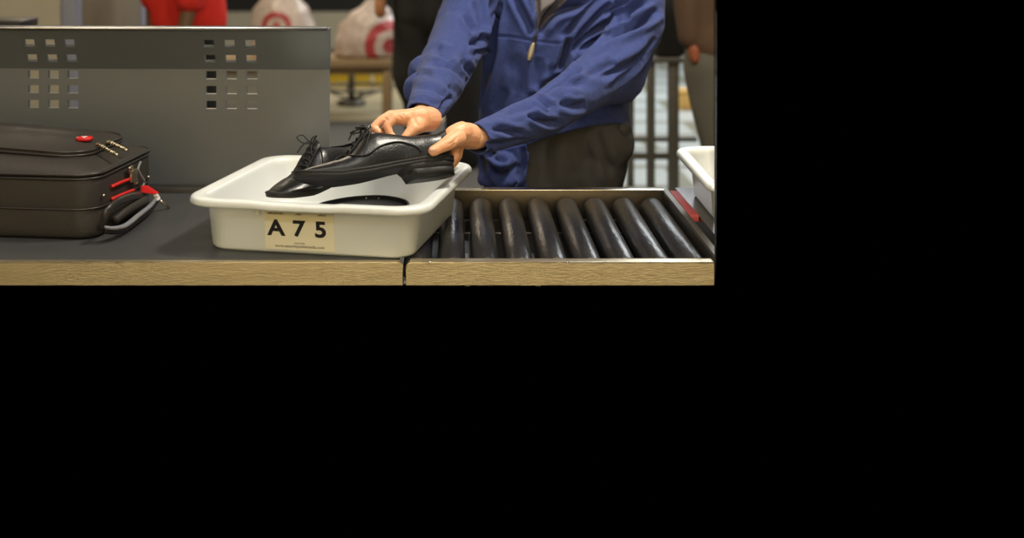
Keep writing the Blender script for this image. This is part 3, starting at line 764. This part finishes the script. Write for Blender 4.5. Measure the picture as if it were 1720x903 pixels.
    # open the cuffs and the hem
    bm = bmesh.new(); bm.from_mesh(me)
    def cut(A, B, rad):
        n = (B - A).normalized()
        fs = [f for f in bm.faces if (f.calc_center_median() - B).length < rad]
        g = list({e for f in fs for e in f.edges}) + fs + list({v for f in fs for v in f.verts})
        bmesh.ops.bisect_plane(bm, geom=g, plane_co=B, plane_no=n)
        bad = [f for f in bm.faces if (f.calc_center_median() - B).length < rad + .01 and (f.calc_center_median() - B).dot(n) > 1e-5]
        bmesh.ops.delete(bm, geom=bad, context='FACES')
    cut(P(727, 162, 3.20), P(708, 195, 3.035), .09)
    cut(P(860, 212, 3.13), P(799, 233, 3.01), .09)
    poly = [(887, 345), (883, 300), (886, 262), (884, 243), (925, 228), (985, 213), (1035, 206), (1054, 211), (1090, 209), (1090, 345)]
    def inside(x, y):
        c = False
        for i in range(len(poly)):
            (x1, y1), (x2, y2) = poly[i], poly[i - 1]
            if (y1 > y) != (y2 > y) and x < (x2 - x1) * (y - y1) / (y2 - y1) + x1: c = not c
        return c
    bad = []
    for f in bm.faces:
        c = f.calc_center_median(); uu = CU + FP * c.x / c.y; vv = CV + FP * (CZ - c.z) / c.y
        if c.y > 3.5 and inside(uu, vv): bad.append(f)
        elif c.z < P(0, 322, 3.62).z: bad.append(f)
    bmesh.ops.delete(bm, geom=bad, context='FACES')
    for f in bm.faces:
        c = f.calc_center_median(); uu = CU + FP * c.x / c.y; vv = CV + FP * (CZ - c.z) / c.y
        if c.y < 3.75 and vv < 50 and 901 + (50 - vv) * -.02 < uu < 905 + (50 - vv) * .95 and vv > -40: f.material_index = 1
    m2 = bpy.data.meshes.new('fleece'); bm.to_mesh(m2); bm.free()
    fl = obj('fleece_pullover', m2, [fleece, under_m], root); fl.matrix_parent_inverse = Matrix.Translation(-root.location)
    fl['label'] = 'blue fleece half-zip pullover'
    s = fl.modifiers.new('t', 'SOLIDIFY'); s.thickness = .0035; s.offset = -1
    # ---- trousers
    bm = bmesh.new(); rings = torso(.012, 440)[5:]; ring_loft(bm, rings)
    sphere(bm, P(1018, 238, 3.69), .085, 3, (1, .9, 1.0)); sphere(bm, P(1000, 290, 3.70), .085)
    me = remesh(bm, .007, 5)
    folds(me, [([(930, 235), (925, 280), (922, 330)], 7, .010), ([(1000, 215), (1010, 250), (1030, 300)], 6, .010), ([(1040, 210), (1050, 222), (1062, 225)], 4, .012), ([(960, 230), (985, 270), (990, 315)], 9, .005)], .004, 8)
    tr = obj('trousers', me, pants_m, root); tr.matrix_parent_inverse = Matrix.Translation(-root.location)
    # ---- zip and pull, laid on the cloth
    bpy.context.view_layer.update()
    dg = bpy.context.evaluated_depsgraph_get(); ev = fl.evaluated_get(dg); Mw = fl.matrix_world; Mi = Mw.inverted()
    def hit(u, v, off=.003):
        d = Vector(((u - CU) / FP, 1, -(v - CV) / FP)).normalized(); c = Vector((0, 0, CZ))
        ok, p, n, i = ev.ray_cast(Mi @ c, d)
        return (Mw @ p - d * off) if ok else P(u, v, 3.6)
    def addp(name, b, m):
        q = obj(name, b, m, root); q.matrix_parent_inverse = Matrix.Translation(-root.location); return q
    b = bmesh.new(); tube(b, [hit(u, v, .002) for u, v in ((895, 84), (898, 70), (902, 56), (905, 46), (909, 34), (916, 22), (926, 10), (936, -2))], .0028, n=8); addp('zipper', b, zipper_m)
    b = bmesh.new(); tube(b, [hit(u, v, .007) for u, v in ((898, 60), (896, 68), (900, 76))], .0025, n=6); addp('zipper_slider', b, zipper_m)
    b = bmesh.new(); A = hit(896, 72, .012); B = hit(888, 101, .013); tube(b, [A, A.lerp(B, .2), A.lerp(B, .6), A.lerp(B, .9), B], lambda t: .003 + .0055 * math.sin(min(1, t * 1.2) * 2.6), n=10)
    q = addp('zipper_pull', b, mat('grey_gold_pull', srgb(150, 138, 112), .35, .3)); q['label'] = 'pale moulded zipper pull'
person_main()

# ------------------------------------------------------------------ people in the background
def bystander(label, parts, loc, crop=False):
    root = empty('person', loc); thing(root, label, 'person')
    for name, m, chains, vox in parts:
        bm = bmesh.new()
        for c in chains:
            if c[0] == 'e': sphere(bm, c[1], 1, 3, c[2])
            else: chain(bm, c)
        me = remesh(bm, vox, 5)
        n = len(me.vertices)
        for v in me.vertices:
            v.co += Vector(v.normal) * .010 * noise.noise(Vector((v.co.x * 9, v.co.y * 9, v.co.z * 5)))
        if crop: crop_right(me)
        o = obj(name, me, m, root); o.matrix_parent_inverse = Matrix.Translation(-root.location)
def fig(X, Y, f, sw=.19, h=1.72, armL=None, armR=None):
    k = h / 1.72
    q = lambda x, y, z: Vector((X + x, Y + y, z * k))
    head = [('e', q(0, 0, 1.60), (.075, .095, .115)), [(q(0, 0, 1.38), .055), (q(0, 0, 1.5), .055)]]
    tor = [[(q(-sw * .6, 0, 1.34), .085), (q(sw * .6, 0, 1.34), .085)], [(q(0, 0, 1.3), .15), (q(0, 0, 1.0), .145), (q(0, 0, .9), .15)], [(q(-.07, 0, 1.3), .12), (q(-.07, 0, .9), .12)], [(q(.07, 0, 1.3), .12), (q(.07, 0, .9), .12)]]
    leg = lambda s: [(q(s * .09, 0, .9), .09), (q(s * .10, -.01, .5), .06), (q(s * .11, 0, .1), .045)]
    foot = lambda s: [(q(s * .11, .02, .045), .045), (q(s * .12, -.14, .035), .035)]
    return q, head, tor, leg, foot
# red shirt, beyond the panel
q, head, tor, leg, foot = fig(-1.46, 7.0, 1)
aL = [(q(-.17, 0, 1.36), .085), (q(-.19, -.02, 1.12), .075)]; aR = [(q(.10, -.12, 1.36), .07), (q(.05, -.20, 1.12), .08)]
bystander('person in a bright red T-shirt standing beyond the grey panel, arm hanging down', [
    ('body', skin_dark, head + [[(q(.10, -.12, 1.30), .05), (q(.04, -.2, 1.05), .045), (q(.0, -.25, .84), .036), (q(0, -.26, .76), .035)], [(q(-.18, 0, 1.3), .05), (q(-.19, -.02, 1.05), .045), (q(-.2, -.05, .84), .035)], [(q(0, 0, 1.4), .06), (q(0, 0, .6), .08)]], .02),
    ('shirt', red_shirt, [[(q(-.11, 0, 1.34), .085), (q(.11, 0, 1.34), .085)], [(q(0, 0, 1.3), .15), (q(0, 0, 1.03), .15)], [(q(-.06, 0, 1.3), .12), (q(-.10, 0, 1.0), .12)], [(q(.06, 0, 1.3), .12), (q(.10, 0, 1.0), .12)], aL, aR], .018),
    ('trousers', black_cloth, [leg(-1), leg(1)], .02), ('shoe', black_cloth, [foot(-1)], .015), ('shoe', black_cloth, [foot(1)], .015)], (-1.46, 7.0, 0))
# black coat, by the bench
q, head, tor, leg, foot = fig(-.135, 8.0, 1, sw=.23, h=1.80)
bystander('person in a long black coat and black trousers holding a bag beside the bench', [
    ('body', mat('tan_skin', srgb(150, 98, 56), .6), head + [[(q(-.29, -.05, 1.2), .05), (q(-.315, -.1, 1.08), .04), (q(-.33, -.12, .99), .042), (q(-.33, -.13, .94), .042)], [(q(.26, 0, 1.2), .05), (q(.26, 0, .9), .04)], [(q(0, 0, 1.4), .06), (q(0, 0, .7), .08)]], .02),
    ('coat', black_cloth, tor + [[(q(-.2, 0, 1.34), .08), (q(-.27, -.05, 1.2), .07), (q(-.30, -.08, 1.10), .055)], [(q(.2, 0, 1.34), .08), (q(.25, 0, 1.1), .08), (q(.26, 0, .95), .07)], [(q(-.12, 0, 1.2), .15), (q(-.12, 0, .91), .145)], [(q(.14, 0, 1.2), .16), (q(.17, 0, .91), .17)]], .02),
    ('trousers', black_cloth, [[(q(-.13, 0, .9), .13), (q(-.135, 0, .55), .125), (q(-.10, 0, .42), .10), (q(-.10, 0, .1), .075)], [(q(.17, 0, .9), .16), (q(.20, 0, .5), .16), (q(.20, 0, .1), .12)]], .02),
    ('shoe', black_cloth, [foot(-1)], .015), ('shoe', black_cloth, [foot(1)], .015)], (-.135, 8.0, 0))
# brown jacket at the right edge
q, head, tor, leg, foot = fig(1.20, 5.5, 1, h=1.78)
bystander('person in a brown jacket and grey trousers at the right edge behind the bin', [
    ('body', mat('reddish_skin', srgb(150, 84, 54), .6), head + [[(q(-.20, -.05, 1.2), .05), (q(-.20, -.06, 1.02), .036), (q(-.19, -.08, .95), .030), (q(-.185, -.09, .91), .024)], [(q(-.02, -.17, .98), .035), (q(-.075, -.17, .92), .03), (q(-.08, -.17, .88), .025)], [(q(0, 0, 1.4), .06), (q(0, 0, .7), .08)]], .016),
    ('jacket', brown_cloth, tor + [[(q(-.18, 0, 1.36), .085), (q(-.20, -.04, 1.15), .07), (q(-.205, -.06, 1.0), .055)], [(q(.18, 0, 1.36), .085), (q(.2, 0, 1.1), .07)], [(q(-.08, 0, .98), .14), (q(.1, 0, .98), .14)]], .016),
    ('trousers', grey_cloth, [[(q(-.09, 0, .90), .135), (q(-.08, 0, .72), .115), (q(-.05, 0, .5), .085), (q(-.04, 0, .1), .07)], [(q(.09, 0, .92), .12), (q(.1, 0, .5), .08), (q(.1, 0, .1), .06)]], .016),
    ('shoe', black_cloth, [foot(-1)], .015), ('shoe', black_cloth, [foot(1)], .015)], (1.20, 5.5, 0), True)

# ------------------------------------------------------------------ scanner cabinet far left
def cabinet():
    Y1, Y2 = 6.4, 7.83; X = (130 - CU) * Y1 / FP
    root = empty('scanner_cabinet', (X - .9, 7.1, 0)); thing(root, 'large beige screening cabinet with blue-grey corner posts beyond the panel at far left', 'machine')
    under(boxo('front_panel', (X - 2.2, Y1, .05), (X - .085, Y1 + .05, 2.2), wall_beige), root)
    under(boxo('side_panel', (X - .03, Y1 + .1, .05), (X - .002, Y2 - .15, 2.2), wall_taupe), root)
    under(boxo('base', (X - 2.2, Y1 + .02, 0), (X - .02, Y2 - .02, .05), dark_metal), root)
    for a, b in (((X - .085, Y1 - .01), (X, Y1 + .1)), ((X - .10, Y2 - .15), (X + .01, Y2))):
        bm = bmesh.new(); box(bm, (a[0], a[1], 0), (b[0], b[1], 2.25), .02, 3); under(edge_smooth(obj('corner_post', bm, trim_blue)), root)
    under(boxo('top_panel', (X - 2.2, Y1, 2.2), (X, Y2, 2.25), wall_taupe), root)
cabinet()
bm = bmesh.new(); p = P(25, 40, 4.9); box(bm, (p.x - .16, 4.8, p.z - .012), (p.x + .057, 5.0, p.z + .02), .005); 
arm = obj('monitor_arm', bm, dark_metal)
bm = bmesh.new(); box(bm, (p.x - .14, 4.88, 0.30), (p.x - .10, 4.92, p.z), .004); under(obj('post', bm, dark_metal), arm)
thing(arm, 'dark grey flat shelf on a post just above the panel at the left edge', 'shelf')

# ------------------------------------------------------------------ bench, bags, things beneath
def bench():
    root = empty('bench', (-1.3, 10.1, 0)); thing(root, 'long tan wooden bench carrying two plastic shopping bags', 'bench')
    xr = (657 - CU) * 10 / FP
    under(boxo('bench_top', (-2.6, 9.95, .42), (xr, 10.5, .48), wood, bev=.006), root)
    for x in (-2.5, xr - .07):
        for y in (9.98, 10.4):
            under(boxo('leg', (x, y, 0), (x + .06, y + .06, .42), wood, bev=.004), root)
    under(boxo('rail', (-2.5, 10.0, .36), (xr - .01, 10.03, .42), wood, bev=.003), root)
bench()
def stool():
    x = (587 - CU) * 10.6 / FP; root = empty('pedestal', (x, 10.8, 0)); thing(root, 'dark post on a curved foot ring under the bench', 'stand')
    bm = bmesh.new(); tube(bm, [(x, 10.8, .05), (x, 10.8, .40)], .028, sm=1); under(obj('post', bm, bench_dark), root)
    bm = bmesh.new(); tube(bm, [(x + .05 + .30 * math.cos(a), 10.8 + .28 * math.sin(a), .16) for a in [k / 16 * 2 * math.pi for k in range(16)]], .013, closed=True, sm=2)
    for a in (.3, 2, 3.6, 5): tube(bm, [(x, 10.8, .05), (x + .05 + .3 * math.cos(a), 10.8 + .28 * math.sin(a), .16)], .01, sm=1)
    under(obj('foot_ring', bm, bench_dark), root)
    bm = bmesh.new(); tube(bm, [(x, 10.8, 0), (x, 10.8, .05)], .12, n=16, sm=1); under(obj('foot', bm, bench_dark), root)
stool()
for i, (a, b) in enumerate(((548, 586), (592, 622), (628, 641))):
    x0, x1 = (a - CU) * 12 / FP, (b - CU) * 12 / FP
    bm = bmesh.new(); box(bm, (x0, 12, 0), (x1, 12.12, .235), .01); box(bm, (x0 - .012, 11.985, .15), (x1 + .012, 12.135, .215), .004); box(bm, (x0 + .02, 11.975, .2), (x0 + .05, 12, .26), .003)
    thing(obj('yellow_crate', bm, yellow_m), ['widest yellow crate on the floor beyond the bench, nearest the grey panel', 'middle yellow crate on the floor beyond the bench', 'narrow yellow crate beyond the bench, nearest the bench leg'][i], 'crate', 'yellow crates beyond the bench')

def bag_mat(name, cx, cz, r):
    m = bpy.data.materials.new(name); m.use_nodes = True; N = m.node_tree.nodes; L = m.node_tree.links; b = N['Principled BSDF']
    tc = N.new('ShaderNodeTexCoord'); sp = N.new('ShaderNodeSeparateXYZ'); L.new(tc.outputs['Object'], sp.inputs[0])
    def mth(op, a, c=None, v=None):
        n = N.new('ShaderNodeMath'); n.operation = op
        for i, s in enumerate((a, c)):
            if s is None: continue
            if isinstance(s, (int, float)): n.inputs[i].default_value = s
            else: L.new(s, n.inputs[i])
        return n.outputs[0]
    dx = mth('SUBTRACT', sp.outputs[0], cx); dz = mth('SUBTRACT', sp.outputs[2], cz)
    d = mth('SQRT', mth('ADD', mth('MULTIPLY', dx, dx), mth('MULTIPLY', dz, dz)))
    ring = mth('MULTIPLY', mth('GREATER_THAN', d, r * .62), mth('LESS_THAN', d, r)); dot = mth('LESS_THAN', d, r * .3)
    f = mth('MULTIPLY', mth('ADD', ring, dot), mth('LESS_THAN', sp.outputs[1], 0.0))
    nz = N.new('ShaderNodeTexNoise'); nz.inputs['Scale'].default_value = 14
    mx0 = N.new('ShaderNodeMix'); mx0.data_type = 'RGBA'; mx0.inputs[6].default_value = srgb(226, 214, 202); mx0.inputs[7].default_value = srgb(176, 150, 136); L.new(nz.outputs['Fac'], mx0.inputs[0])
    mx = N.new('ShaderNodeMix'); mx.data_type = 'RGBA'; mx.inputs[7].default_value = srgb(178, 62, 62); L.new(f, mx.inputs[0]); L.new(mx0.outputs[2], mx.inputs[6]); L.new(mx.outputs[2], b.inputs['Base Color'])
    b.inputs['Roughness'].default_value = .35; b.inputs['Transmission Weight'].default_value = .12
    return m
def bag(name, X, Y, z0, w_, h, d, label, m, seed, lean=0):
    bm = bmesh.new(); rings = []; n = 40
    for t in np.linspace(0, 1, 26):
        k = float(np.interp(t, [0, .06, .35, .6, .8, .92, 1], [.80, .96, 1, .86, .55, .28, .16]))
        rings.append([Vector((w_ / 2 * k * math.cos(a) + lean * t, d / 2 * k * math.sin(a), h * t)) for a in [q / n * 2 * math.pi for q in range(n)]])
    ring_loft(bm, rings)
    for v in bm.verts:
        nn = Vector((v.co.x, v.co.y, 0)).normalized() if Vector((v.co.x, v.co.y, 0)).length > 1e-4 else Vector()
        v.co += nn * (.022 * noise.noise(v.co * 11 + Vector((seed, 0, 0))) + .010 * noise.noise(v.co * 26 + Vector((seed, 3, 0))))
    root = obj(name, bm, m); root.location = (X, Y, z0)
    thing(root, label, 'bag', 'plastic shopping bags on the bench')
    bm = bmesh.new()
    for s in (-1, 1): tube(bm, [(lean - .03, s * .02, h - .02), (lean - .02, s * .03, h + .09), (lean + .03, s * .03, h + .10), (lean + .04, s * .02, h - .02)], .008, n=6)
    q = obj('handle', bm, m, root)
    return root
bag('shopping_bag', (615 - CU) * 10.15 / FP, 10.15, .48, .54, .46, .36, 'white and red plastic shopping bag on the bench, nearest the person in black', bag_mat('bag_red', .20, .10, .20), 3, .06)
bag('shopping_bag', (478 - CU) * 10.15 / FP, 10.2, .48, .52, .60, .36, 'white plastic shopping bag with a red ring mark, seen just above the panel', bag_mat('bag_ring', -.05, .25, .12), 9, -.05)

# ------------------------------------------------------------------ dark metal stand at the right
def stand():
    Y = 7.0; root = empty('metal_stand', (1.15, 7.2, 0)); thing(root, 'tall dark metal stand with two cross rails, behind the person in blue', 'stand')
    X = lambda u, y=Y: (u - CU) * y / FP
    Z = lambda v, y=Y: CZ - (v - CV) * y / FP
    for u, wd in ((1094, .042), (1132, .058)):
        under(boxo('post', (X(u) - wd / 2, Y, 0), (X(u) + wd / 2, Y + .045, Z(104)), bench_dark), root)
    under(boxo('top', (X(1070), Y - .05, Z(104)), (X(1146), Y + .5, Z(97)), bench_dark), root)
    for v, t in ((235, .012), (263, .018)):
        under(boxo('cross_rail', (X(1040), Y + .01, Z(v) - t), (X(1172 if v < 250 else 1150), Y + .035, Z(v) + t), bench_dark), root)
    under(boxo('post', (X(1072), Y + .44, 0), (X(1072) + .04, Y + .48, Z(104)), bench_dark), root)
stand()
bm = bmesh.new(); X0, X1 = (1100 - CU) * 7.1 / FP, (1150 - CU) * 7.1 / FP; zt = CZ - (97 - CV) * 7.0 / FP
rings = [rrect(X1 - X0 + i, .36 + i, .05, 5, (X0 + X1) / 2, 7.2, z, 3) for i, z in ((-.03, zt + .003), (0, zt + .02), (.0, zt + .22), (-.02, zt + .34), (-.08, zt + .37))]
ring_loft(bm, rings); kb = obj('black_case', bm, black_cloth)
thing(kb, 'black case standing on the tall metal stand', 'case')
bm = bmesh.new(); tube(bm, [((X0 + X1) / 2 - .06, 7.2, zt + .36), ((X0 + X1) / 2 - .05, 7.2, zt + .42), ((X0 + X1) / 2 + .05, 7.2, zt + .42), ((X0 + X1) / 2 + .06, 7.2, zt + .36)], .01); under(obj('handle', bm, black_cloth), kb)
bm = bmesh.new(); box(bm, (.0, 0, 0), (.16, .12, .17), .01); box(bm, (-.01, -.01, .13), (.17, .13, .16), .004); o = obj('yellow_box', bm, mat('amber_box', srgb(212, 172, 96), .6)); o.location = ((1142 - CU) * 10.6 / FP, 10.6, .0)
thing(o, 'small amber box on the pale floor beside the grey trousers', 'box')
